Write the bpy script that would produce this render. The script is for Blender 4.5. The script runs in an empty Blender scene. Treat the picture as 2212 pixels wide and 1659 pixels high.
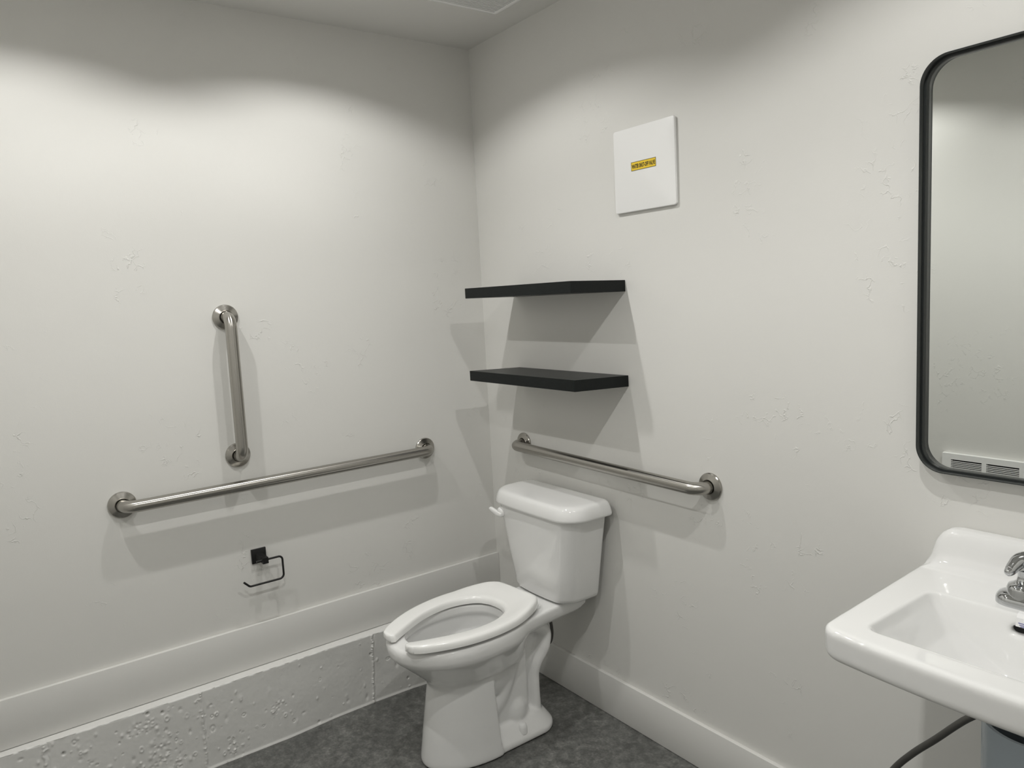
import bpy, bmesh, math, random
import numpy as np
from mathutils import Vector, Matrix

random.seed(7)
scene = bpy.context.scene
col = scene.collection

# ------------------------------------------------------------------ camera
CAM = (2.50758, -1.70033, 1.48627)
YAW, PITCH, ROLL, FPX = 0.94164, -0.11771, -0.05307, 1611.9
def cam_axes():
    f = Vector((-math.sin(YAW)*math.cos(PITCH), math.cos(YAW)*math.cos(PITCH), math.sin(PITCH)))
    r = Vector((math.cos(YAW), math.sin(YAW), 0)); u = r.cross(f)
    return (r*math.cos(ROLL)+u*math.sin(ROLL), -r*math.sin(ROLL)+u*math.cos(ROLL), f)
_r, _u, _f = cam_axes()
cd = bpy.data.cameras.new('camera'); cam = bpy.data.objects.new('camera', cd); col.objects.link(cam)
cd.sensor_fit = 'HORIZONTAL'; cd.sensor_width = 36.0; cd.lens = FPX/2212*36.0; cd.clip_start = 0.02
M = Matrix.Identity(4)
for i in range(3):
    M[i][0], M[i][1], M[i][2], M[i][3] = _r[i], _u[i], -_f[i], CAM[i]
cam.matrix_world = M
scene.camera = cam

# ------------------------------------------------------------------ world, exposure
w = bpy.data.worlds.new('world'); scene.world = w; w.use_nodes = True
w.node_tree.nodes['Background'].inputs[0].default_value = (0.6, 0.62, 0.65, 1)
w.node_tree.nodes['Background'].inputs[1].default_value = 0.0
vs = scene.view_settings
vs.view_transform = 'Standard'; vs.look = 'None'; vs.gamma = 1.0; vs.use_curve_mapping = False
vs.exposure = 0.0

# room dimensions (metres): x away from the grab-bar wall, y = 0 at the toilet wall
RX, RY, H = 2.80, -2.0, 2.44
LIGHTS = [(0.59, -0.72), (0.59, -1.54), (1.86, -0.72), (1.86, -1.54)]
LIGHT_POWER = {0.59: 6.9, 1.86: 8.5}
LIGHT_COLOR = (1.0, 0.99, 0.965)

# ------------------------------------------------------------------ materials
def new_mat(name, color=(0.8, 0.8, 0.8), rough=0.5, metal=0.0, coat=0.0, emit=None, strength=0.0, spec=None):
    m = bpy.data.materials.new(name); m.use_nodes = True
    b = m.node_tree.nodes['Principled BSDF']
    b.inputs['Base Color'].default_value = (*color, 1); b.inputs['Roughness'].default_value = rough
    b.inputs['Metallic'].default_value = metal; b.inputs['Coat Weight'].default_value = coat
    b.inputs['Coat Roughness'].default_value = 0.04
    if spec is not None: b.inputs['Specular IOR Level'].default_value = spec
    if emit:
        b.inputs['Emission Color'].default_value = (*emit, 1); b.inputs['Emission Strength'].default_value = strength
    return m
class NT:
    def __init__(s, m): s.t = m.node_tree; s.b = s.t.nodes['Principled BSDF']
    def n(s, typ, **kw):
        nd = s.t.nodes.new(typ)
        for k, v in kw.items():
            if k in nd.inputs.keys(): nd.inputs[k].default_value = v
            else: setattr(nd, k, v)
        return nd
    def l(s, a, b): s.t.links.new(a, b)
    def coord(s, scale=(1, 1, 1)):
        tc = s.n('ShaderNodeTexCoord'); mp = s.n('ShaderNodeMapping'); mp.inputs['Scale'].default_value = scale
        s.l(tc.outputs['Object'], mp.inputs['Vector']); return mp.outputs[0]
    def noise(s, vec, scale, detail=4, rough=.5):
        nd = s.n('ShaderNodeTexNoise', Scale=scale, Detail=detail, Roughness=rough); s.l(vec, nd.inputs['Vector']); return nd.outputs[0]
    def ramp(s, fac, stops):
        nd = s.n('ShaderNodeValToRGB'); e = nd.color_ramp.elements
        for i, (p, c) in enumerate(stops):
            el = e[i] if i < 2 else e.new(p)
            el.position = p; el.color = (*c, 1) if len(c) == 3 else c
        s.l(fac, nd.inputs[0]); return nd.outputs[0]
    def math(s, op, a, b=None):
        nd = s.n('ShaderNodeMath', operation=op)
        for i, v in enumerate((a, b)):
            if v is None: continue
            if isinstance(v, (int, float)): nd.inputs[i].default_value = v
            else: s.l(v, nd.inputs[i])
        return nd.outputs[0]
    def bump(s, h, strength, dist):
        nd = s.n('ShaderNodeBump', Strength=strength, Distance=dist); s.l(h, nd.inputs['Height'])
        s.l(nd.outputs[0], s.b.inputs['Normal'])

PAINT = (0.72, 0.714, 0.685)
def paint(name, color, rough, marks=True):
    m = new_mat(name, color, rough); t = NT(m); v = t.coord()
    fine = t.noise(v, 260, 2, .6); wav = t.noise(v, 9, 3, .5)
    h = t.math('ADD', t.math('MULTIPLY', fine, .10), t.math('MULTIPLY', wav, 1.1))
    if marks:   # sparse trowel chips left in the plaster
        mask = t.ramp(t.noise(v, 3.3, 3, .55), [(.57, (0, 0, 0)), (.62, (1, 1, 1))])
        vo = t.n('ShaderNodeTexVoronoi', feature='DISTANCE_TO_EDGE', Scale=26.0)
        wv = t.n('ShaderNodeVectorMath', operation='ADD'); t.l(v, wv.inputs[0])
        nn = t.n('ShaderNodeTexNoise', Scale=18.0, Detail=4.0); t.l(v, nn.inputs['Vector'])
        sc = t.n('ShaderNodeVectorMath', operation='SCALE'); sc.inputs['Scale'].default_value = .09
        t.l(nn.outputs['Color'], sc.inputs[0]); t.l(sc.outputs[0], wv.inputs[1]); t.l(wv.outputs[0], vo.inputs['Vector'])
        line = t.ramp(vo.outputs['Distance'], [(0.0, (1, 1, 1)), (.045, (0, 0, 0))])
        brk = t.ramp(t.noise(v, 21, 2, .5), [(.52, (0, 0, 0)), (.60, (1, 1, 1))])
        chips = t.math('MULTIPLY', t.math('MULTIPLY', line, mask), brk)
        h = t.math('ADD', h, t.math('MULTIPLY', chips, 2.0))
    t.bump(h, .35, .0025)
    return m
M_WALL = paint('wall_paint', PAINT, .62)
M_CEIL = paint('ceiling_paint', (.71, .705, .68), .8, False)
M_TRIM = paint('trim_paint', (.74, .735, .71), .36, False)
def concrete_paint():
    m = new_mat('painted_concrete', (.76, .757, .735), .5); t = NT(m); v = t.coord()
    h = t.math('ADD', t.noise(v, 140, 4, .6), t.math('MULTIPLY', t.noise(v, 30, 3, .6), 1.5)); t.bump(h, .16, .0012)
    return m
M_CURB = concrete_paint()
def floor_mat():
    m = new_mat('sealed_concrete', (.1, .1, .1), .42); t = NT(m); v = t.coord()
    a = t.noise(v, 5.5, 5, .6); b = t.noise(v, 34, 6, .65); c = t.noise(v, 120, 3, .6)
    mix = t.math('ADD', t.math('MULTIPLY', a, .24), t.math('ADD', t.math('MULTIPLY', b, .52), t.math('MULTIPLY', c, .24)))
    colr = t.ramp(mix, [(.36, (.066, .067, .063)), (.46, (.100, .102, .096)), (.54, (.150, .152, .143)), (.64, (.25, .252, .236))])
    t.l(colr, t.b.inputs['Base Color'])
    t.l(t.ramp(b, [(.3, (.30, .30, .30)), (.7, (.52, .52, .52))]), t.b.inputs['Roughness'])
    t.bump(t.math('ADD', a, t.math('MULTIPLY', b, .2)), .12, .004)
    return m
M_FLOOR = floor_mat()
M_CERAMIC = new_mat('white_vitreous_china', (.82, .82, .81), .07, coat=.3)
M_SEAT = new_mat('white_seat_plastic', (.92, .92, .90), .16, coat=.2)
M_PLASTIC = new_mat('white_plastic', (.87, .87, .86), .35)
M_SHELF = None
def shelf_mat():
    m = new_mat('black_laminate', (.010, .0125, .0125), .40, spec=.20); t = NT(m); v = t.coord((6, 60, 60))
    n = t.noise(v, 6, 4, .6)
    t.l(t.ramp(n, [(.35, (.004, .0055, .0055)), (.7, (.009, .0115, .0115))]), t.b.inputs['Base Color'])
    t.bump(n, .12, .001); return m
M_SHELF = shelf_mat()
M_BLACK = new_mat('matte_black_metal', (.004, .004, .004), .45)
M_FRAME = new_mat('black_frame_metal', (.016, .019, .019), .32, metal=.0)
M_MIRROR = new_mat('mirror_glass', (.86, .88, .86), .0, metal=1.0)
M_CHROME = new_mat('chrome', (.56, .57, .58), .06, metal=1.0)
def steel(name, axis=None):
    """brushed stainless; with an axis the reflections are drawn out along it, as on a turned and brushed tube"""
    m = new_mat(name, (.42, .405, .375), .24, metal=1.0); t = NT(m)
    v = t.coord((60, 60, 60)); n = t.noise(v, 4.0, 3, .6)
    if axis is None:
        t.l(t.ramp(n, [(.3, (.20, .20, .20)), (.7, (.25, .25, .25))]), t.b.inputs['Roughness'])
    else:
        t.b.inputs['Roughness'].default_value = .27
        c = t.n('ShaderNodeCombineXYZ'); c.inputs[axis].default_value = 1.0
        t.l(c.outputs[0], t.b.inputs['Tangent']); t.b.inputs['Anisotropic'].default_value = .75
    return m
M_STEEL = steel('brushed_stainless')
M_STEEL_BAR = [steel('brushed_stainless_tube_%s' % a, k) for k, a in enumerate('xyz')]
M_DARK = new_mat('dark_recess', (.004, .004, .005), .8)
M_GRILLE_SHADE = new_mat('grey_duct_shadow', (.10, .10, .095), .7)
M_YELLOW = new_mat('yellow_sticker', (.90, .63, .035), .4)
M_INK = new_mat('black_ink', (.012, .011, .008), .5)
M_PED = new_mat('blue_grey_enamel', (.42, .48, .53), .25, coat=.2)
def hose_mat():
    m = new_mat('braided_hose', (.12, .118, .11), .42, metal=.5); t = NT(m); v = t.coord((1, 1, 1))
    c = t.n('ShaderNodeTexChecker', Scale=420.0); t.l(v, c.inputs['Vector'])
    t.bump(c.outputs['Fac'], .4, .001); return m
M_HOSE = hose_mat()
M_LABELPAPER = new_mat('paper_label', (.80, .80, .80), .5)
M_BLUEINK = new_mat('blue_ink', (.10, .10, .32), .5)
M_RED = new_mat('red_marker', (.45, .01, .01), .3)
M_LENS = new_mat('lamp_lens', (.9, .9, .9), .4, emit=LIGHT_COLOR, strength=40.0)
M_BAFFLE = new_mat('lamp_baffle', (.62, .61, .58), .5)
M_WATER = new_mat('water', (.75, .78, .78), .03); M_WATER.node_tree.nodes['Principled BSDF'].inputs['Transmission Weight'].default_value = .9

# ------------------------------------------------------------------ helpers
WLOC = {}
def thing(name, label, cat, loc, group=None):
    o = bpy.data.objects.new(name, None); col.objects.link(o); o.location = loc
    o.empty_display_size = .05; o['label'] = label; o['category'] = cat
    if group: o['group'] = group
    WLOC[o.name] = Vector(loc); return o
def tag(o, label, cat, group=None):
    o['label'] = label; o['category'] = cat
    if group: o['group'] = group
    return o
def mesh_obj(name, me, mat, parent=None, smooth=None):
    """link a mesh given in world coordinates, as a part of parent if there is one"""
    o = bpy.data.objects.new(name, me); col.objects.link(o)
    if mat is not None:
        me.materials.clear(); me.materials.append(mat)
    if parent is not None:
        off = WLOC[parent.name]; me.transform(Matrix.Translation(-off)); o.parent = parent; WLOC[o.name] = off
    else: WLOC[o.name] = Vector((0, 0, 0))
    if smooth is not None:
        me.shade_smooth() if smooth else None
        if smooth and smooth is not True: me.set_sharp_from_angle(angle=math.radians(smooth))
    return o
def from_py(name, V, F, mat, parent=None, smooth=None):
    me = bpy.data.meshes.new(name); me.from_pydata([tuple(v) for v in V], [], F); me.update()
    bm = bmesh.new(); bm.from_mesh(me); bmesh.ops.recalc_face_normals(bm, faces=bm.faces); bm.to_mesh(me); bm.free()
    return mesh_obj(name, me, mat, parent, smooth)
def box_data(x0, x1, y0, y1, z0, z1):
    V = [(x, y, z) for z in (z0, z1) for y in (y0, y1) for x in (x0, x1)]
    F = [(0, 2, 3, 1), (4, 5, 7, 6), (0, 1, 5, 4), (2, 6, 7, 3), (0, 4, 6, 2), (1, 3, 7, 5)]
    return V, F
def box(name, x0, x1, y0, y1, z0, z1, mat, parent=None, bevel=0, seg=2):
    V, F = box_data(x0, x1, y0, y1, z0, z1)
    me = bpy.data.meshes.new(name); me.from_pydata(V, [], F)
    bm = bmesh.new(); bm.from_mesh(me)
    if bevel: bmesh.ops.bevel(bm, geom=bm.edges[:], offset=bevel, segments=seg, affect='EDGES', profile=.5)
    bmesh.ops.recalc_face_normals(bm, faces=bm.faces); bm.to_mesh(me); bm.free()
    return mesh_obj(name, me, mat, parent, 40 if bevel else None)
def catmull(pts, n, closed=False):
    P = [np.array(p, float) for p in pts]; out = []
    m = len(P); segs = m if closed else m-1
    for i in range(segs):
        g = lambda k: P[k % m] if closed else P[min(max(k, 0), m-1)]
        a, b, c, d = g(i-1), g(i), g(i+1), g(i+2)
        for j in range(n):
            t = j/n
            out.append(.5*((2*b)+(-a+c)*t+(2*a-5*b+4*c-d)*t*t+(-a+3*b-3*c+d)*t**3))
    if not closed: out.append(P[-1])
    return out
def fillet_path(pts, r, n=8):
    P = [np.array(p, float) for p in pts]; out = [P[0]]
    for i in range(1, len(P)-1):
        a, b, c = P[i-1], P[i], P[i+1]; u = (a-b)/np.linalg.norm(a-b); v = (c-b)/np.linalg.norm(c-b)
        th = math.acos(max(-1, min(1, u@v))); rr = r[i-1] if isinstance(r, (list, tuple)) else r
        d = rr/math.tan(th/2); cen = b+(u+v)/np.linalg.norm(u+v)*rr/math.sin(th/2)
        p0, p1 = b+u*d-cen, b+v*d-cen; ang = math.pi-th
        for j in range(n+1):
            t = j/n; out.append(cen+(math.sin((1-t)*ang)*p0+math.sin(t*ang)*p1)/math.sin(ang))
    out.append(P[-1]); return out
def tube_data(path, rad, seg=20, cap=True, sx=1.0):
    P = [Vector(p) for p in path]; n = len(P); V = []; F = []
    T = [((P[min(i+1, n-1)]-P[max(i-1, 0)])).normalized() for i in range(n)]
    ref = Vector((0, 0, 1)) if abs(T[0].z) < .9 else Vector((1, 0, 0))
    N = (ref-T[0]*ref.dot(T[0])).normalized()
    for i in range(n):
        if i: N = (N-T[i]*N.dot(T[i])).normalized()
        B = T[i].cross(N); r = rad[i] if hasattr(rad, '__len__') else rad
        for k in range(seg):
            a = 2*math.pi*k/seg; V.append(P[i]+(N*math.cos(a)+B*math.sin(a))*r)
    for i in range(n-1):
        for k in range(seg):
            F.append((i*seg+k, i*seg+(k+1) % seg, (i+1)*seg+(k+1) % seg, (i+1)*seg+k))
    if cap: F += [tuple(range(seg)), tuple(range((n-1)*seg, n*seg))]
    return V, F
def tube(name, path, rad, mat, parent=None, seg=20):
    V, F = tube_data(path, rad, seg); return from_py(name, V, F, mat, parent, 50)
def loft_data(rings, cap=True):
    n = len(rings[0]); V = [tuple(p) for r in rings for p in r]; F = []
    for i in range(len(rings)-1):
        for k in range(n):
            F.append((i*n+k, i*n+(k+1) % n, (i+1)*n+(k+1) % n, (i+1)*n+k))
    if cap: F += [tuple(range(n)), tuple(range((len(rings)-1)*n, len(rings)*n))]
    return V, F
def lathe_data(prof, center, axis='z', seg=40):
    """prof: (radius, height along axis)"""
    c = Vector(center); V = []; F = []; n = len(prof)
    for k in range(seg):
        a = 2*math.pi*k/seg
        for r, h in prof:
            p = (r*math.cos(a), r*math.sin(a), h)
            if axis == 'x': p = (p[2], p[0], p[1])
            elif axis == '-y': p = (p[0], -p[2], p[1])
            elif axis == 'y': p = (p[0], p[2], p[1])
            elif axis == '-z': p = (p[0], p[1], -p[2])
            V.append(c+Vector(p))
    for k in range(seg):
        for i in range(n-1):
            F.append((k*n+i, ((k+1) % seg)*n+i, ((k+1) % seg)*n+i+1, k*n+i+1))
    return V, F
def lathe(name, prof, center, mat, parent=None, axis='z', seg=40, smooth=35):
    V, F = lathe_data(prof, center, axis, seg)
    me = bpy.data.meshes.new(name); me.from_pydata([tuple(v) for v in V], [], F)
    bm = bmesh.new(); bm.from_mesh(me); bmesh.ops.remove_doubles(bm, verts=bm.verts, dist=1e-6)
    bmesh.ops.recalc_face_normals(bm, faces=bm.faces); bm.to_mesh(me); bm.free()
    return mesh_obj(name, me, mat, parent, smooth)
def rrect(x0, x1, y0, y1, r, z, n=8, bow=0.0):
    """rounded rectangle ring, counter clockwise; r = (x0y0, x1y0, x1y1, x0y1); bow pushes the y0 side out"""
    if not hasattr(r, '__len__'): r = (r,)*4
    pts = []
    cs = [((x0+r[0], y0+r[0]), r[0], math.pi), ((x1-r[1], y0+r[1]), r[1], 1.5*math.pi), ((x1-r[2], y1-r[2]), r[2], 0), ((x0+r[3], y1-r[3]), r[3], .5*math.pi)]
    m = 8
    for i, (c, rr, a0) in enumerate(cs):
        arc = [(c[0]+rr*math.cos(a0+.5*math.pi*k/n), c[1]+rr*math.sin(a0+.5*math.pi*k/n)) for k in range(n+1)]
        if pts:
            a, b = pts[-1], arc[0]
            for k in range(1, m): pts.append((a[0]+(b[0]-a[0])*k/m, a[1]+(b[1]-a[1])*k/m))
        pts += arc
    a, b = pts[-1], pts[0]
    for k in range(1, m): pts.append((a[0]+(b[0]-a[0])*k/m, a[1]+(b[1]-a[1])*k/m))
    out = []; cx, hw, ym = (x0+x1)/2, (x1-x0)/2, (y0+y1)/2
    for x, y in pts:
        if bow:
            wgt = max(0., min(1., (y1-y)/(y1-y0)))**2
            y -= bow*wgt*max(0., 1-((x-cx)/hw)**2)
        out.append((x, y, z))
    return out
def egg(cx, yf, yb, hw, ym, z, n=72, ef=2.0, eb=2.3):
    """plan outline with its front (low y) and back ends rounded differently"""
    out = []
    for k in range(n):
        a = 2*math.pi*k/n; c, s = math.cos(a), math.sin(a)
        e = eb if s > 0 else ef; L = (yb-ym) if s > 0 else (ym-yf)
        out.append((cx+hw*math.copysign(abs(c)**(2/e), c), ym+L*math.copysign(abs(s)**(2/e), s), z))
    return out
def solid_mesh(volumes, cutters, v1, s1, v2, s2):
    """fuse closed volumes into one smooth cast body, hollow it with the cutters"""
    def tmp(nm, vols):
        V, F = [], []
        for a, b in vols:
            o = len(V); V += [tuple(p) for p in a]; F += [tuple(i+o for i in f) for f in b]
        me = bpy.data.meshes.new(nm); me.from_pydata(V, [], F)
        bm = bmesh.new(); bm.from_mesh(me); bmesh.ops.recalc_face_normals(bm, faces=bm.faces); bm.to_mesh(me); bm.free()
        o = bpy.data.objects.new(nm, me); col.objects.link(o); return o
    def bake(o):
        bpy.context.view_layer.update(); dg = bpy.context.evaluated_depsgraph_get()
        return bpy.data.meshes.new_from_object(o.evaluated_get(dg))
    a = tmp('t_a', volumes)
    md = a.modifiers.new('r', 'REMESH'); md.mode = 'VOXEL'; md.voxel_size = v1
    sm = a.modifiers.new('s', 'SMOOTH'); sm.factor = .5; sm.iterations = s1
    c = None
    if cutters:
        c = tmp('t_c', cutters)
        cm = c.modifiers.new('r', 'REMESH'); cm.mode = 'VOXEL'; cm.voxel_size = v1
        me_c = bake(c); c.modifiers.clear(); c.data = me_c
        bo = a.modifiers.new('b', 'BOOLEAN'); bo.operation = 'DIFFERENCE'; bo.solver = 'EXACT'; bo.object = c
        r2 = a.modifiers.new('r2', 'REMESH'); r2.mode = 'VOXEL'; r2.voxel_size = v2
        sm2 = a.modifiers.new('s2', 'SMOOTH'); sm2.factor = .5; sm2.iterations = s2
    me = bake(a)
    bpy.data.objects.remove(a)
    if c: bpy.data.objects.remove(c)
    return me
def struct(o, label=None):
    o['kind'] = 'structure'
    if label: o['label'] = label
    return o

# ------------------------------------------------------------------ room shell
struct(box('floor', -.12, RX+.12, RY-.12, .12, -.12, 0, M_FLOOR), 'dark grey mottled sealed concrete floor')
struct(box('wall_left', -.12, 0, RY, 0, 0, H+.0, M_WALL), 'off-white painted wall carrying two of the grab bars')
struct(box('wall_back', -.12, RX, 0, .12, 0, H+.0, M_WALL), 'off-white painted wall behind toilet and sink')
struct(box('wall_right', RX, RX+.12, RY, .12, 0, H, M_WALL), 'off-white painted wall outside the picture on the right')
struct(box('wall_front', -.12, RX+.12, RY-.12, RY, 0, H, M_WALL), 'off-white painted wall seen in the mirror')
def ceiling():
    xs = [-.12]; ys = [RY-.12]
    R, q = .073, .11
    for c in sorted({l[0] for l in LIGHTS}): xs += [c-q, c+q]
    for c in sorted({l[1] for l in LIGHTS}): ys += [c-q, c+q]
    xs.append(RX+.12); ys.append(.12)
    V, F = [], []
    for i in range(len(xs)-1):
        for j in range(len(ys)-1):
            x0, x1, y0, y1 = xs[i], xs[i+1], ys[j], ys[j+1]; cx, cy = (x0+x1)/2, (y0+y1)/2
            lit = any(abs(cx-a) < .01 and abs(cy-b) < .01 for a, b in LIGHTS)
            o = len(V)
            if not lit:
                V += [(x0, y0, H), (x1, y0, H), (x1, y1, H), (x0, y1, H)]; F.append((o, o+3, o+2, o+1)); continue
            n = 48
            for k in range(n):
                a = 2*math.pi*k/n; c, s = math.cos(a), math.sin(a); m = max(abs(c), abs(s))
                V.append((cx+q*c/m, cy+q*s/m, H)); V.append((cx+R*c, cy+R*s, H))
            for k in range(n):
                k2 = (k+1) % n; F.append((o+2*k, o+2*k+1, o+2*k2+1, o+2*k2))
    return from_py('ceiling', V, F, M_CEIL)
struct(ceiling(), 'off-white painted ceiling with recessed lamps')
TH = .014
def baseboard(name, x0, x1, y0, y1, z0, z1, label):
    return struct(box(name, x0, x1, y0, y1, z0, z1, M_TRIM, None, .0009, 2), label)
baseboard('baseboard_left', .0, TH, RY, -.0005, .2794, .4254, 'white flat baseboard above the rough concrete kerb')
baseboard('baseboard_back', TH+.03, RX, -TH, 0, .0015, .148, 'white flat baseboard below the toilet and sink wall')
baseboard('baseboard_right', RX-TH, RX, RY+TH, -TH, .0015, .148, 'white baseboard on the wall outside the picture')
baseboard('baseboard_front', .06, RX-TH, RY, RY+TH, .0015, .148, 'white baseboard on the wall seen in the mirror')

# rough cast-concrete kerb along the left wall, painted with the wall
def kerb():
    rng = np.random.default_rng(5)
    y0, y1, ztop = -1.998, -.002, .2775
    ny, nz = 1100, 150
    Y = np.linspace(y0, y1, ny); Z = np.linspace(0.0, ztop, nz)
    def fnoise(sy, sz, amp):
        gy, gz = int((y1-y0)/sy)+3, int(ztop/sz)+3; g = rng.normal(size=(gy, gz))*amp
        fy = (Y-y0)/sy; fz = Z/sz; iy = fy.astype(int); iz = fz.astype(int)
        ty = (fy-iy)[:, None]; tz = (fz-iz)[None, :]; ty = ty*ty*(3-2*ty); tz = tz*tz*(3-2*tz)
        a = g[np.ix_(iy, iz)]; b = g[np.ix_(iy+1, iz)]; c = g[np.ix_(iy, iz+1)]; d = g[np.ix_(iy+1, iz+1)]
        return (a*(1-ty)+b*ty)*(1-tz)+(c*(1-ty)+d*ty)*tz
    base_top = np.interp(Y, [-2, -1.75, -1.45, -1.24, -.62, 0], [.040, .0415, .0505, .0515, .0545, .052])
    base_bot = np.interp(Y, [-2, -1.5, -1.2, -.95, -.78, -.6, -.435, -.39, 0], [.040, .040, .039, .040, .028, .026, .036, .042, .042])
    t = (Z/ztop)[None, :]
    X = base_bot[:, None]*(1-t)+base_top[:, None]*t
    X += fnoise(.14, .12, .0010)+fnoise(.035, .03, .00022)+fnoise(.009, .009, .00010)
    YY, ZZ = np.meshgrid(Y, Z, indexing='ij')
    # blisters, chips and pits
    for _ in range(330):
        cy = rng.uniform(y0, -.05); cz = rng.uniform(.012, ztop-.012)
        if rng.random() < .5: cy = rng.uniform(-2.0, -1.1)
        ry = .0022+.0042*rng.random()**2; rz = ry*rng.uniform(.7, 1.9); amp = rng.uniform(.0010, .0030)*(1 if rng.random() < .6 else -1.3)
        d = np.sqrt(((YY-cy)/ry)**2+((ZZ-cz)/rz)**2)
        if rng.random() < .2: X += amp*np.exp(-((d-1)/.45)**2)*.8        # raised lip around a bug hole
        else: X += amp*np.exp(-d**2)
    # crumbly clusters
    for cy, cz, s in [(-1.33, .11, .02), (-1.42, .06, .022), (-1.30, .045, .018), (-1.12, .03, .02), (-1.5, .09, .018), (-1.38, .235, .02), (-.98, .13, .015)]:
        for _ in range(26):
            a, b = rng.normal(cy, s), rng.normal(cz, s*1.2); r = rng.uniform(.0022, .0045)
            X += rng.uniform(-.003, .0035)*np.exp(-((YY-a)/r)**2-((ZZ-b)/r)**2)
    # dark deep bug holes
    for cy, cz in [(-1.60, .225), (-1.372, .262), (-.83, .012), (-.47, .05), (-.62, .2), (-1.33, .25)]:
        X -= .012*np.exp(-((YY-cy)/.0035)**2-((ZZ-cz)/.004)**2)
    # ridges where the form boards met
    for sy in (-1.647, -1.216, -.613):
        j = sy+fnoise(.5, .02, .0016)
        rough = .7+.9*np.abs(fnoise(.5, .006, 1.0))
        X += .0026*np.exp(-((YY-j)/.0035)**2)*rough
        X -= .0015*np.exp(-((YY-j-.009)/.003)**2)
    # paint bead against the floor, ragged arris at the top
    X += .0035*np.exp(-(ZZ/.006)**2)
    top_drop = (.0025+np.abs(fnoise(.018, 1.0, .0018))+np.abs(fnoise(.006, 1.0, .0012)))[:, :1]
    X[:, -3:] -= top_drop*np.array([.1, .35, 1.0])[None, :]
    X[:, -2:] += (fnoise(.011, 1.0, .0014)+fnoise(.045, 1.0, .0012))[:, :1]
    lift = fnoise(.05, 1.0, .0008)[:, 0]
    V = [(X[i, k], Y[i], Z[k]-(.0008+abs(lift[i]) if k == nz-1 else 0)) for i in range(ny) for k in range(nz)]
    F = [(i*nz+k, (i+1)*nz+k, (i+1)*nz+k+1, i*nz+k+1) for i in range(ny-1) for k in range(nz-1)]
    o = len(V)     # top ledge and back
    V += [(.0005, Y[i], ztop) for i in range(ny)]+[(.0005, Y[i], 0.0) for i in range(ny)]
    F += [(i*nz+nz-1, (i+1)*nz+nz-1, o+i+1, o+i) for i in range(ny-1)]
    F += [(o+i, o+i+1, o+ny+i+1, o+ny+i) for i in range(ny-1)]
    F += [(o+ny+i, o+ny+i+1, (i+1)*nz, i*nz) for i in range(ny-1)]
    for i in (0, ny-1): F.append(tuple([i*nz+k for k in range(nz)]+[o+i, o+ny+i]))
    ob = from_py('trim_1', V, F, M_CURB, None, 45)
    return struct(ob, 'rough painted concrete kerb running along the floor under the left baseboard')
kerb()

# ------------------------------------------------------------------ recessed ceiling lamps
LAB = ['recessed round ceiling lamp nearest the toilet corner', 'recessed round ceiling lamp above the long grab bar end away from toilet',
       'recessed round ceiling lamp in front of the mirror and sink', 'recessed round ceiling lamp farthest from the toilet corner']
for (lx, ly), lb in zip(LIGHTS, LAB):
    t = thing('recessed_lamp', lb, 'ceiling lamp', (lx, ly, H), 'recessed ceiling lamps')
    lathe('trim_ring', [(.070, .0), (.070, .003), (.073, .0045), (.090, .003), (.091, 0)], (lx, ly, H), M_PLASTIC, t, '-z', 48)
    lathe('baffle', [(.0705, .0), (.0705, .034), (.0, .034)], (lx, ly, H), M_BAFFLE, t, 'z', 48, 30)
    lathe('lens', [(.020, .031), (.020, .0335), (0, .0335)], (lx, ly, H), M_LENS, t, 'z', 24, 30)
    ld = bpy.data.lights.new('lamp_light', 'AREA'); ld.shape = 'DISK'; ld.size = .040; ld.energy = LIGHT_POWER[lx]; ld.color = LIGHT_COLOR
    lo = bpy.data.objects.new('lamp_light', ld); col.objects.link(lo); lo.parent = t; lo.location = (0, 0, .0295)

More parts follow.
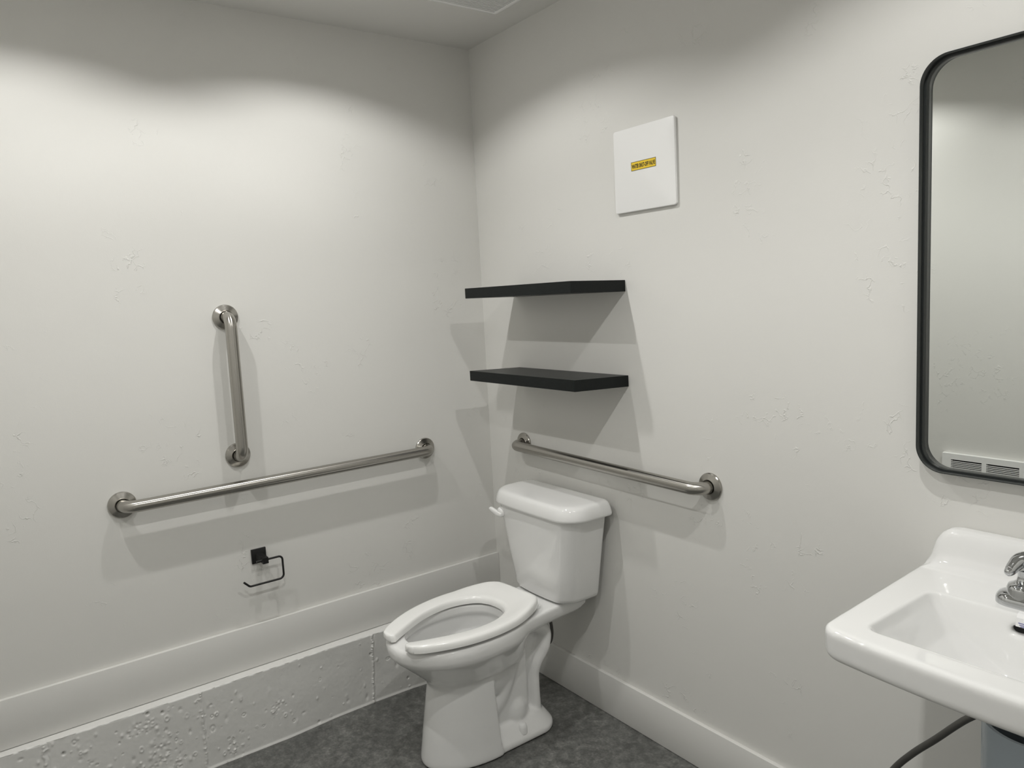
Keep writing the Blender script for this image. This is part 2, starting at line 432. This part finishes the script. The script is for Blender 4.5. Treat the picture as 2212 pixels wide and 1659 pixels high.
# ------------------------------------------------------------------ toilet
XC = .497
def toilet():
    t = thing('toilet', 'white two-piece toilet with open-front seat standing in the corner', 'toilet', (XC, -.4, 0))
    # ---- bowl and pedestal, one casting
    vols = []
    rr = [(.434, -.738, .170), (.429, -.746, .178), (.415, -.750, .1815), (.395, -.748, .181), (.380, -.738, .176), (.356, -.712, .160), (.330, -.684, .142),
          (.300, -.652, .122), (.276, -.630, .108), (.22, -.605, .095), (.19, -.60, .085)]
    vols.append(loft_data([egg(XC, yf, -.25-.002*i, hw, -.50, z, ef=2.1) for i, (z, yf, hw) in enumerate(rr)]))
    cc = [(.300, -.600, .098), (.270, -.620, .108), (.22, -.631, .110), (.16, -.642, .112), (.10, -.652, .116), (.06, -.658, .119), (.02, -.664, .124), (.006, -.664, .1245), (.003, -.661, .122)]
    vols.append(loft_data([egg(XC, yf, -.448+(.3-z)*.045, hw, -.466+(.3-z)*.045, z, 96, 2.05, 14) for z, yf, hw in cc]))
    vols.append(box_data(XC-.074, XC+.074, -.50, -.292, .003, .38))
    vols.append(box_data(XC-.045, XC+.045, -.31, -.232, .003, .35))
    def flat_tube(path, rad, hw):
        V, F = tube_data([(XC, a, b) for a, b in path], rad, 24)
        rmax = max(rad) if hasattr(rad, '__len__') else rad
        return [(XC+(v[0]-XC)*hw/rmax, v[1], v[2]) for v in V], F
    # trapway: broad up-leg, then over the weir and down the back
    p = catmull([(-.44, .13), (-.405, .16), (-.37, .22), (-.347, .29), (-.340, .355)], 6)
    vols.append(flat_tube(p, .060, .084))
    p = catmull([(-.33, .342), (-.27, .360), (-.225, .356), (-.194, .325), (-.208, .272), (-.238, .222), (-.248, .16), (-.248, .04)], 6)
    vols.append(flat_tube(p, list(np.interp(np.linspace(0, 1, len(p)), [0, .3, .55, .8, 1], [.032, .034, .037, .031, .034])), .083))
    el = []
    for k in range(13):
        a = -math.pi/2+math.pi*k/12; el.append([(XC+.090*math.cos(a)*math.cos(b), -.335+.068*math.cos(a)*math.sin(b), .090+.098*math.sin(a)) for b in [2*math.pi*q/28 for q in range(28)]])
    el[0] = [(XC+(x-XC)*.0+.0005*math.cos(q), -.335+.0005*math.sin(q), z) for q, (x, y, z) in enumerate(el[0])]
    el[-1] = [(XC+.0005*math.cos(q), -.335+.0005*math.sin(q), z) for q, (x, y, z) in enumerate(el[-1])]
    vols.append(loft_data(el))
    # foot
    vols.append(loft_data([rrect(XC-hw, XC+hw, -.485, yb, (.01, .01, .075, .075), z, 10) for z, hw, yb in
                           [(.003, .1165, -.190), (.006, .118, -.188), (.022, .118, -.187), (.031, .112, -.192), (.052, .098, -.204), (.072, .084, -.218), (.085, .06, -.235)]]))
    # tank deck
    def deck(z, ins, yb):
        half = [(-.44, .160), (-.36, .150), (-.30, .137), (-.22, .122), (-.14, .114), (yb+.02, .110), (yb+.004, .104), (yb, .09)]
        half = [(y, h-ins) for y, h in half]
        return [(XC+h, y, z) for y, h in half]+[(XC-h, y, z) for y, h in reversed(half)]
    vols.append(loft_data([deck(.368, .035, -.13), (deck(.378, .018, -.105)), deck(.391, .005, -.075), deck(.408, 0, -.055), deck(.429, 0, -.05), deck(.434, .005, -.055)]))
    cuts = [loft_data([egg(XC, yf, yb, hw, ym, z) for z, yf, yb, hw, ym in
                       [(.47, -.690, -.345, .118, -.51), (.422, -.690, -.345, .118, -.51), (.408, -.690, -.345, .118, -.51), (.394, -.700, -.335, .130, -.51),
                        (.35, -.69, -.34, .128, -.50), (.30, -.645, -.36, .105, -.49), (.25, -.59, -.385, .078, -.47), (.21, -.54, -.40, .055, -.46), (.19, -.52, -.42, .04, -.46)]])]
    me = solid_mesh(vols, cuts, .0038, 9, .0034, 4)
    bowl = mesh_obj('bowl', me, M_CERAMIC, t, True)
    bowl['label'] = 'white china bowl and pedestal with trapway relief'
    for s in (-1, 1):
        lathe('bolt_cap', [(.0, .033), (.008, .0325), (.013, .029), (.0155, .019), (.0165, 0)], (XC+s*.098, -.340, .034), M_PLASTIC, t, 'z', 24, 60)
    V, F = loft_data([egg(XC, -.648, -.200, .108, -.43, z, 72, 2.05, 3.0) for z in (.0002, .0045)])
    from_py('base_gap_shade', V, F, M_DARK, t)  # near-black layer stands in for the shadow gap between foot and floor
    lathe('water', [(.072, .262), (0, .262)], (XC, -.475, 0), M_WATER, t, 'z', 32, True)
    # ---- seat: open-front ring
    half_o = [(0, -.241), (.07, -.241), (.101, -.247), (.128, -.275), (.151, -.322), (.168, -.38), (.1765, -.45), (.1745, -.514), (.164, -.577), (.145, -.635), (.119, -.690), (.098, -.722), (.084, -.735)]
    half_i = [(0, -.350), (.035, -.354), (.072, -.373), (.098, -.41), (.1125, -.46), (.113, -.515), (.103, -.57), (.085, -.62), (.062, -.67), (.045, -.705), (.038, -.718), (.034, -.726), (.037, -.734)]
    O = catmull(half_o, 6); I = catmull(half_i, 6)
    O = [(-x, y) for x, y in reversed(O[1:])]+[tuple(p) for p in O]; I = [(-x, y) for x, y in reversed(I[1:])]+[tuple(p) for p in I]
    prof = [(0, .012), (.0, .3), (.015, .62), (.045, .86), (.09, .97), (.16, 1.0), (.5, 1.0), (.80, .985), (.88, .93), (.95, .78), (.985, .55), (1, .3), (1, .012), (.93, -.02), (.07, -.02)]
    rings = []
    zb, th = .4405, .0225
    def sect(o, i, k=1.0, push=(0, 0)):
        cx, cy = (o[0]+i[0])/2, (o[1]+i[1])/2; ring = []
        for s, z in prof:
            x = i[0]+(o[0]-i[0])*s; y = i[1]+(o[1]-i[1])*s
            x = cx+(x-cx)*k+push[0]; y = cy+(y-cy)*k+push[1]
            lift = .0075*s+(.011*max(0., min(1., (y+.40)/.12)) if s > .5 else .004*max(0., min(1., (y+.40)/.12)))
            ring.append((x, y, zb+(lift if z > .5 else lift*.55)+th*(.45+(z-.45)*(.35+.65*k) if k < 1 else z)))
        return ring
    n = len(O)
    dirL = (0.03, -1)
    for k in (.30, .62, .82, .94): rings.append(sect(O[0], I[0], k, (0, -.010*math.sqrt(1-k*k))))
    for k in range(n): rings.append(sect(O[k], I[k]))
    for k in (.94, .82, .62, .30): rings.append(sect(O[-1], I[-1], k, (0, -.010*math.sqrt(1-k*k))))
    V, F = loft_data(rings)
    a = math.radians(SEAT_ROT); px, py = 0, -.45
    V = [(XC+px+(x-px)*math.cos(a)-(y-py)*math.sin(a), py+(x-px)*math.sin(a)+(y-py)*math.cos(a), z) for x, y, z in V]
    seat = from_py('seat', V, F, M_SEAT, t, 60); seat['label'] = 'white plastic open-front toilet seat'
    for s in (-1, 1):
        box('hinge', XC+s*.075-.018, XC+s*.075+.018, -.262, -.232, .4335, .444, M_PLASTIC, t, .002)
    # ---- tank
    XT = .504
    def tr(z, hw, yf, ins=0, bow=.012, yb=-.028): return rrect(XT-hw+ins, XT+hw-ins, yf+ins, yb-ins, (.058, .058, .014, .014), z, 10, bow)
    tk = [tr(.438, .138, -.160), tr(.4395, .147, -.170), tr(.445, .153, -.1755), tr(.458, .1575, -.1785), tr(.55, .173, -.186), tr(.65, .190, -.193), tr(.745, .2085, -.199)]
    V, F = loft_data(tk); tank = from_py('tank', V, F, M_CERAMIC, t, 50)
    tank['label'] = 'white tapered china tank'
    def lr(z, ins, r=.078): return rrect(XT-.2315+ins, XT+.2315-ins, -.210+ins, -.016-ins*.5, (max(r-ins*.6, .02), max(r-ins*.6, .02), .02, .02), z, 10, .010)
    ld = [lr(.744, .006), lr(.7435, .002), lr(.7455, .0), lr(.752, -.0005), lr(.768, .003), lr(.780, .0075), lr(.7865, .0115), lr(.7905, .017), lr(.7925, .024), lr(.7935, .034), lr(.7945, .055), lr(.795, .08)]
    V, F = loft_data(ld); lid = from_py('tank_lid', V, F, M_CERAMIC, t, 50)
    # flush lever on the front of the tank
    lx, lz, yf = .345, .713, -.1995
    lathe('lever_escutcheon', [(.0, .016), (.010, .0155), (.0155, .012), (.0190, .005), (.0195, -.004)], (lx, yf, lz), M_PLASTIC, t, '-y', 28, 60)
    sec = [(.013, -.008, .005), (.008, -.0085, .0085), (-.010, -.0080, .0095), (-.030, -.0045, .0092), (-.046, -.0005, .0085), (-.055, .0020, .0072), (-.058, .0028, .004)]
    rings = []
    for dx, dz, hh in sec:
        y0 = yf-.0125
        rings.append([(lx+dx, y0+math.copysign(abs(a)**.6, a)*.0068, lz+dz+math.copysign(abs(b)**.6, b)*hh) for a, b in [(math.cos(q*math.pi/8), math.sin(q*math.pi/8)) for q in range(16)]])
    V, F = loft_data(rings); from_py('flush_lever', V, F, M_PLASTIC, t, 60)
    for s in (-1, 1):
        lathe('tank_bolt', [(.0, 0), (.011, 0), (.011, .006), (0, .006)], (XC+s*.075, -.11, .4335), M_DARK, t, 'z', 16)
    lathe('gasket', [(.0, 0), (.045, 0), (.045, .006), (0, .006)], (XC, -.105, .4335), M_DARK, t, 'z', 28)
SEAT_ROT = 5.0
toilet()
t = thing('toilet_supply_line', 'thin dark water supply line behind the toilet pedestal', 'hose', (.30, -.015, .17))
lathe('wall_flange', [(.0, 0), (.028, 0), (.024, .006), (.008, .008)], (.30, -.0145, .20), M_CHROME, t, '-y', 24)
lathe('valve_body', [(.008, .0), (.010, .03), (.012, .032), (.012, .05), (0, .05)], (.30, -.018, .20), M_CHROME, t, '-y', 20)
tube('hose', catmull([(.305, -.062, .20), (.35, -.072, .185), (.42, -.076, .195), (.436, -.070, .245), (.43, -.080, .33), (.395, -.085, .42)], 8), .006, M_HOSE, t, 12)

# ------------------------------------------------------------------ grab bars
def flange(c, axis, t, r=.0405):
    return lathe('flange', [(.0205, .0), (.0205, .0125), (.0225, .0135), (.0385, .0075), (r, .005), (r, 0)], c, M_STEEL, t, axis, 48, 25)
def grab_bar(label, a, b, normal, br=.038):
    """a, b: wall points of the two ends; normal: unit vector out of the wall"""
    a, b, nv = np.array(a), np.array(b), np.array(normal); mid = (a+b)/2
    t = thing('grab_bar', label, 'grab bar', tuple(mid), 'stainless steel grab bars')
    so = .057
    path = fillet_path([a+nv*.001, a+nv*so, b+nv*so, b+nv*.001], .036, 12)
    tube('bar', path, .0187, M_STEEL_BAR[int(np.argmax(np.abs(b-a)))], t, 32)
    ax = 'x' if nv[0] > .5 else '-y'
    flange(tuple(a), ax, t); flange(tuple(b), ax, t)
grab_bar('long horizontal stainless grab bar on the wall above the toilet paper holder', (0, -1.3675, .917), (0, -.310, .918), (1, 0, 0))
grab_bar('short upright stainless grab bar, the only one mounted vertically', (0, -1.010, 1.466), (0, -1.0125, 1.0115), (1, 0, 0))
grab_bar('horizontal stainless grab bar on the wall behind the toilet tank', (.2345, 0, .919), (1.1265, 0, .9055), (0, -1, 0))

# ------------------------------------------------------------------ toilet paper holder
t = thing('toilet_paper_holder', 'empty matte black square-backed toilet paper holder under the long grab bar', 'paper holder', (0, -.977, .66))
box('back_plate', 0, .008, -1.0015, -.9525, .6330, .6828, M_BLACK, t, .0012)
V, F = loft_data([[(.007, -.977-a, .6535-a), (.007, -.977+a, .6535-a), (.007, -.977+a, .6535+a), (.007, -.977-a, .6535+a)] for a in (.0125,)] +
                 [[(x, -.9700-a*.9, .6505-a), (x, -.9700+a*.9, .6505-a), (x, -.9700+a*.9, .6505+a), (x, -.9700-a*.9, .6505+a)] for x, a in ((.030, .0098), (.034, .0104), (.054, .0104))])
from_py('post', V, F, M_BLACK, t)
arm = fillet_path([(.045, -.9985, .6514), (.045, -.9115, .6514), (.045, -.9115, .5735), (.045, -1.0265, .5735), (.045, -1.0450, .5925)], [.013, .015, .012], 8)
tube('arm', arm, .0034, M_BLACK, t, 14)

# ------------------------------------------------------------------ shelves
def shelf(z, rise, label):
    x0, x1, d, th = .2265, .807, .228, .036
    V, F = box_data(x0, x1, -d, 0, z, z+th)
    V = [(x, y, zz+rise*(-y/d)) for x, y, zz in V]
    me = bpy.data.meshes.new('floating_shelf'); me.from_pydata(V, [], F)
    bm = bmesh.new(); bm.from_mesh(me); bmesh.ops.bevel(bm, geom=bm.edges[:], offset=.0008, segments=1, affect='EDGES')
    bmesh.ops.recalc_face_normals(bm, faces=bm.faces); bm.to_mesh(me); bm.free()
    return tag(mesh_obj('floating_shelf', me, M_SHELF), label, 'shelf', 'black floating shelves')
shelf(1.4805, .004, 'upper of two black floating shelves above the toilet')
shelf(1.1772, .009, 'lower of two black floating shelves above the toilet')

# ------------------------------------------------------------------ access panel with its sticker
t = thing('access_panel', 'white square access panel with yellow water shut-off sticker on the wall', 'panel', (.91, 0, 1.72))
px0, px1, pz0, pz1 = .786, 1.0335, 1.7215, 1.9705
def prr(ins, y, r):
    return [(x, y, z) for x, z, _ in rrect(px0+ins, px1-ins, pz0+ins, pz1-ins, max(r-ins, .001), 0, 5)]
V, F = loft_data([prr(.003, 0, .008), prr(.003, -.004, .008), prr(0, -.005, .008), prr(0, -.0078, .008), prr(.0012, -.0100, .008), prr(.004, -.0108, .008)])
from_py('cover', V, F, M_PLASTIC, t, 40)
yS = -.0108
ss = from_py('sticker', *box_data(.8605, .9605, yS-.0004, yS, 1.8415, 1.8672), M_YELLOW, t); ss['label'] = 'yellow warning sticker'
V, F = [], []
for q in [(.8605, .9605, 1.8415, 1.8427), (.8605, .9605, 1.8660, 1.8672), (.8605, .8617, 1.8427, 1.8660), (.9593, .9605, 1.8427, 1.8660)]:
    a, b = box_data(q[0], q[1], yS-.0007, yS-.0003, q[2], q[3]); o = len(V); V += a; F += [tuple(i+o for i in f) for f in b]
from_py('sticker_border', V, F, M_INK, ss)
def text_part(name, body, x0, x1, z0, z1, y, bold, mat, parent):
    cu = bpy.data.curves.new('txt', 'FONT'); cu.body = body; cu.size = 1; cu.offset = bold; cu.extrude = .0; cu.resolution_u = 3; cu.space_character = 1.14; cu.space_word = .8
    to = bpy.data.objects.new('txt', cu); col.objects.link(to); bpy.context.view_layer.update()
    me = bpy.data.meshes.new_from_object(to.evaluated_get(bpy.context.evaluated_depsgraph_get())); bpy.data.objects.remove(to)
    co = np.array([v.co[:] for v in me.vertices]); mn, mx = co.min(0), co.max(0)
    for v in me.vertices:
        v.co = (x0+(v.co.x-mn[0])/(mx[0]-mn[0])*(x1-x0), y, z0+(v.co.y-mn[1])/(mx[1]-mn[1])*(z1-z0))
    return mesh_obj(name, me, mat, parent)
text_part('lettering', 'WATER SHUT-OFF VALVE', .8640, .9570, 1.8475, 1.8605, yS-.0008, .040, M_INK, ss)

# ------------------------------------------------------------------ mirror
def mirror():
    x0, x1, z0, z1 = 1.7195, 2.325, 1.0557, 1.9298
    t = thing('wall_mirror', 'tall wall mirror with thin black rounded-corner metal frame above the sink', 'mirror', ((x0+x1)/2, 0, z0))
    def ring(ins, y, r=.056):
        return [(x, y, z) for x, z, _ in rrect(x0+ins, x1-ins, z0+ins, z1-ins, max(r-ins, .01), 0, 14)]
    V, F = loft_data([ring(0, -.001), ring(0, -.0318), ring(.0004, -.032), ring(.0017, -.032), ring(.002, -.0318), ring(.002, -.0165), ring(.0021, -.0163), ring(.0058, -.0163), ring(.006, -.016), ring(.006, -.004), ring(.006, -.001)], cap=False)
    n = len(ring(0, 0)); F += [(10*n+k, 10*n+(k+1) % n, (k+1) % n, k) for k in range(n)]
    from_py('frame', V, F, M_FRAME, t, 40)
    V, F = loft_data([ring(.0062, -.0012), ring(.0062, -.005)])
    from_py('mirror_glass', V, F, M_MIRROR, t)
mirror()

# ------------------------------------------------------------------ sink
SX, SZ = 2.022, .853
def sink():
    t = thing('sink', 'white china wall-hung sink with tall backsplash below the mirror', 'sink', (SX, -.01, .66))
    vols = []
    def plan(z, ins, yf=-.490, bow=.016, r=.03):
        out = []
        for x, y, zz in rrect(-.257+ins, .257-ins, yf+ins, -.002, (r, r, .004, .004), z, 8, bow):
            k = 1+.092*max(0, min(1, (y+.49)/.49)); out.append((SX+x*k, y, zz))
        return out
    vols.append(loft_data([plan(.789, .020), plan(.793, .007), plan(.802, .001), plan(.843, 0), plan(.850, .002), plan(SZ, .008)]))
    vols.append(loft_data([rrect(SX-hw, SX+hw, yf, yb, r, z, 8) for z, hw, yf, yb, r in
                           [(.80, .225, -.455, -.03, .05), (.775, .20, -.43, -.04, .06), (.745, .15, -.375, -.10, .06), (.715, .10, -.325, -.16, .05), (.70, .062, -.27, -.15, .05), (.655, .056, -.26, -.15, .05)]]))
    # backsplash: profile swept to the two ends
    top = [(.2800, .84), (.279, .853), (.272, .862), (.267, .874), (.263, .888), (.257, .908), (.247, .924), (.232, .935), (.213, .9385), (0, .939)]
    def sp(y, ztop, ins):
        h = [(x-ins, min(z, z-(0 if z < .86 else (.939-ztop)*(z-.86)/.079))) for x, z in top]
        return [(SX-x, y, z) for x, z in h]+[(SX+x, y, z) for x, z in reversed(h[:-1])]
    vols.append(loft_data([sp(-.002, .939, 0), sp(-.026, .939, 0), sp(-.035, .937, .002), sp(-.041, .930, .006), sp(-.045, .915, .010), sp(-.050, .885, .014), sp(-.057, .867, .015), sp(-.072, .856, .012)]))
    cuts = [loft_data([rrect(SX-hw, SX+hw, yf, yb, r, z, 8) for z, hw, yf, yb, r in
                       [(.90, .203, -.448, -.184, .026), (.853, .196, -.442, -.190, .024), (.835, .187, -.434, -.196, .024), (.79, .150, -.400, -.206, .03), (.755, .105, -.350, -.212, .04), (.737, .075, -.315, -.218, .04), (.731, .04, -.29, -.24, .02)]])]
    V, F = loft_data([[(SX+x, y, .8235+z) for x, z, _ in rrect(-.05, .05, -.0075, .0075, .007, 0, 5)] for y in (-.165, -.225)])
    cuts.append((V, F))
    me = solid_mesh(vols, cuts, .0036, 6, .0032, 3)
    mesh_obj('basin', me, M_CERAMIC, t, True)
    V, F = loft_data([[(SX+x, y, .8235+z) for x, z, _ in rrect(-.0475, .0475, -.0058, .0058, .0055, 0, 5)] for y in (-.160, -.186)])
    sl = from_py('overflow_slot_shade', V, F, M_DARK, t); sl['label'] = 'black insert standing in for shade inside the overflow slot'  # black insert adds the shade inside the cut slot
    lathe('drain', [(.0, .001), (.014, .001), (.015, .003), (.021, .003), (.023, .0)], (SX, -.262, .7315), M_CHROME, t, 'z', 28)
    return t
sk = sink()
# paper label hanging under the faucet, above the slot
V, F = [], []
pl = [(-.1805, .856), (-.1885, .8545), (-.1945, .848), (-.1968, .838), (-.1985, .8325)]
for s in (0, 1):
    for x in (1.981, 2.055):
        for y, z in pl: V.append((x, y-.0006*s, z+.0004*s))
m = len(pl)
for k in range(m-1): F += [(k, k+1, m+k+1, m+k), (2*m+k, 3*m+k, 3*m+k+1, 2*m+k+1), (k, 2*m+k, 2*m+k+1, k+1), (m+k, m+k+1, 3*m+k+1, 3*m+k)]
F += [(0, m, 3*m, 2*m), (m-1, 3*m-1, 4*m-1, 2*m-1)]
lab = from_py('paper_label', V, F, M_LABELPAPER, sk); lab['label'] = 'white paper label with small blue print'
for i, z in enumerate((.8395, .8365, .8340)):
    yy = np.interp(z, [.8325, .838, .848], [-.1985, -.1968, -.1945])
    from_py('print_line', *box_data(1.985+.002*i, 2.05-.004*i, yy-.0012, yy-.0004, z-.0006, z+.0006), M_BLUEINK, lab)

# ------------------------------------------------------------------ faucet (centre-set, two levers)
def faucet():
    fx, fy, z0 = SX, -.138, SZ-.0005
    t = thing('faucet', 'chrome two-handle centre-set faucet on the sink deck', 'faucet', (fx, fy, z0))
    def er(z, ins): return [(fx+x, fy+y, z) for x, y, _ in rrect(-.096+ins, .096-ins, -.032+ins, .032-ins, .0315-ins, 0, 10)]
    V, F = loft_data([er(z0, 0), er(z0+.009, 0), er(z0+.015, .002), er(z0+.0205, .006), er(z0+.0235, .012), er(z0+.0245, .02)])
    from_py('escutcheon', V, F, M_CHROME, t, 50)
    for s, mk in ((-1, M_RED), (1, M_BLUEINK)):
        c = (fx+s*.051, fy, z0)
        lathe('handle_hub', [(.030, .012), (.028, .020), (.027, .032), (.0245, .039), (.017, .043), (.011, .048), (.0095, .058), (.012, .068), (.0, .070)], c, M_CHROME, t, 'z', 36, 60)
        path = catmull([(c[0]-s*.022, fy+.010, z0+.081), (c[0]-s*.010, fy+.004, z0+.088), (c[0]+s*.004, fy-.006, z0+.087), (c[0]+s*.010, fy-.018, z0+.079), (c[0]+s*.013, fy-.030, z0+.071), (c[0]+s*.016, fy-.038, z0+.072)], 6)
        rad = list(np.interp(np.linspace(0, 1, len(path)), [0, .1, .3, .6, .88, 1], [.006, .013, .0165, .0115, .0085, .003]))
        V, F = tube_data(path, rad, 18); from_py('lever', V, F, M_CHROME, t, 60)
        lathe('marker', [(.0, .0022), (.0025, .0015), (.003, 0)], (c[0]-s*.013, fy-.006, z0+.0455), mk, t, 'z', 14)
    lathe('spout_base', [(.022, .012), (.020, .035), (.017, .048), (.0, .052)], (fx, fy, z0), M_CHROME, t, 'z', 32, 60)
    path = catmull([(fx, fy, z0+.03), (fx, fy-.012, z0+.052), (fx, fy-.045, z0+.066), (fx, fy-.085, z0+.062), (fx, fy-.108, z0+.048)], 6)
    tube('spout', path, list(np.interp(np.linspace(0, 1, len(path)), [0, .4, 1], [.017, .0145, .0115])), M_CHROME, t, 22)
    tube('lift_rod', [(fx, fy+.020, z0+.015), (fx, fy+.020, z0+.085)], .003, M_CHROME, t, 10)
faucet()

# pedestal and hose below
lathe_o = lathe('sink_pedestal', [(.083, .0), (.083, .02), (.084, .30), (.086, .652), (.0855, .658), (.079, .658), (.0775, .652), (.074, .30), (.073, 0), (.083, 0)], (SX, -.205, 0), M_PED, None, 'z', 56, 40)
tag(lathe_o, 'pale blue-grey hollow cylindrical pedestal standing under the sink', 'pedestal')
t = thing('sink_supply_hose', 'grey braided supply hose hanging under the sink', 'hose', (1.67, -.015, .20))
tube('hose', catmull([(1.675, -.060, .20), (1.676, -.10, .205), (1.683, -.13, .26), (1.702, -.145, .335), (1.738, -.15, .405), (1.778, -.15, .461), (1.822, -.15, .513), (1.876, -.15, .579), (1.935, -.13, .64), (1.945, -.10, .70)], 8), .0072, M_HOSE, t, 16)
lathe('wall_flange', [(.0, 0), (.030, 0), (.026, .006), (.010, .009)], (1.67, 0, .20), M_CHROME, t, '-y', 28)
lathe('valve_body', [(.010, .0), (.010, .03), (.013, .032), (.013, .058), (0, .060)], (1.67, -.004, .20), M_CHROME, t, '-y', 20)

# ------------------------------------------------------------------ ceiling exhaust grille
def exhaust():
    x0, x1, y0, y1 = .370, .710, -.470, -.128
    t = thing('exhaust_grille', 'white slatted exhaust fan grille on the ceiling near the corner', 'vent', ((x0+x1)/2, (y0+y1)/2, H))
    def rr(ins, z): return rrect(x0+ins, x1-ins, y0+ins, y1-ins, max(.010-ins*.3, .002), z, 4)
    V, F = loft_data([rr(0, H), rr(.001, H-.006), rr(.010, H-.014), rr(.022, H-.016), rr(.026, H-.014), rr(.027, H-.004)], cap=False)
    from_py('frame', V, F, M_PLASTIC, t, 40)
    from_py('slat_gap_shade', *box_data(x0+.0265, x1-.0265, y0+.0265, y1-.0265, H-.0112, H-.009), M_GRILLE_SHADE, t)  # grey sheet close behind the slats, painted as the shade in their gaps
    me = None; n = 30; w = (x1-x0-.054)/n
    for k in range(n):
        xc = x0+.027+w*(k+.5)
        if me is None:
            V, F = box_data(-w*.27, w*.27, y0+.0275-WLOC[t.name].y, y1-.0275-WLOC[t.name].y, -.0135, -.0112)
            me = bpy.data.meshes.new('slat'); me.from_pydata(V, [], F); me.materials.append(M_PLASTIC)
        o = bpy.data.objects.new('slat', me); col.objects.link(o); o.parent = t; o.location = (xc-WLOC[t.name].x, 0, 0)
exhaust()

# ------------------------------------------------------------------ wall heater on the wall seen in the mirror
def heater():
    D = -RY
    x0, z1 = .897, .6425; x1, z0 = x0+.375, z1-.26
    t = thing('wall_heater', 'white louvred wall heater on the opposite wall, seen in the mirror', 'heater', ((x0+x1)/2, RY, z0))
    wy = RY
    bx = [(x0+.039, x0+.171), (x0+.190, x0+.322)]; zt, zb = .6155, .4315
    zs = [z0, zb, zt, z1]; xs = [x0, bx[0][0], bx[0][1], bx[1][0], bx[1][1], x1]
    V, F = [], []
    for i in range(5):
        for j in range(3):
            if j == 1 and i in (1, 3): continue
            a, b = box_data(xs[i], xs[i+1], wy, wy+.022, zs[j], zs[j+1]); o = len(V); V += a; F += [tuple(q+o for q in f) for f in b]
    from_py('cover', V, F, M_PLASTIC, t)
    off = WLOC[t.name]; me = None; p = .0077; n = int((zt-zb)/p)
    for a, b in bx:
        from_py('louvre_gap_shade', *box_data(a, b, wy+.001, wy+.003, zb, zt), M_DARK, t)  # near-black backing paints the shade seen between the louvres
        for k in range(n):
            if me is None:
                q = [(-.0016, .0165), (-.0016, .0205), (.0018, .0205), (.0018, .0165)]
                V = [((b-a)*s, y, z) for s in (0, 1) for z, y in q]
                F = [(0, 1, 2, 3), (7, 6, 5, 4), (0, 4, 5, 1), (1, 5, 6, 2), (2, 6, 7, 3), (3, 7, 4, 0)]
                me = bpy.data.meshes.new('slat'); me.from_pydata(V, [], F); me.materials.append(M_PLASTIC)
            o = bpy.data.objects.new('slat', me); col.objects.link(o); o.parent = t; o.location = (a-off.x, wy-off.y, zb+p*(k+.75)-off.z)
    for sx in (x0+.018, x1-.018):
        lathe('screw', [(0, .002), (.003, .0018), (.004, 0)], (sx, wy+.022, .535), M_CHROME, t, 'y', 14)
heater()
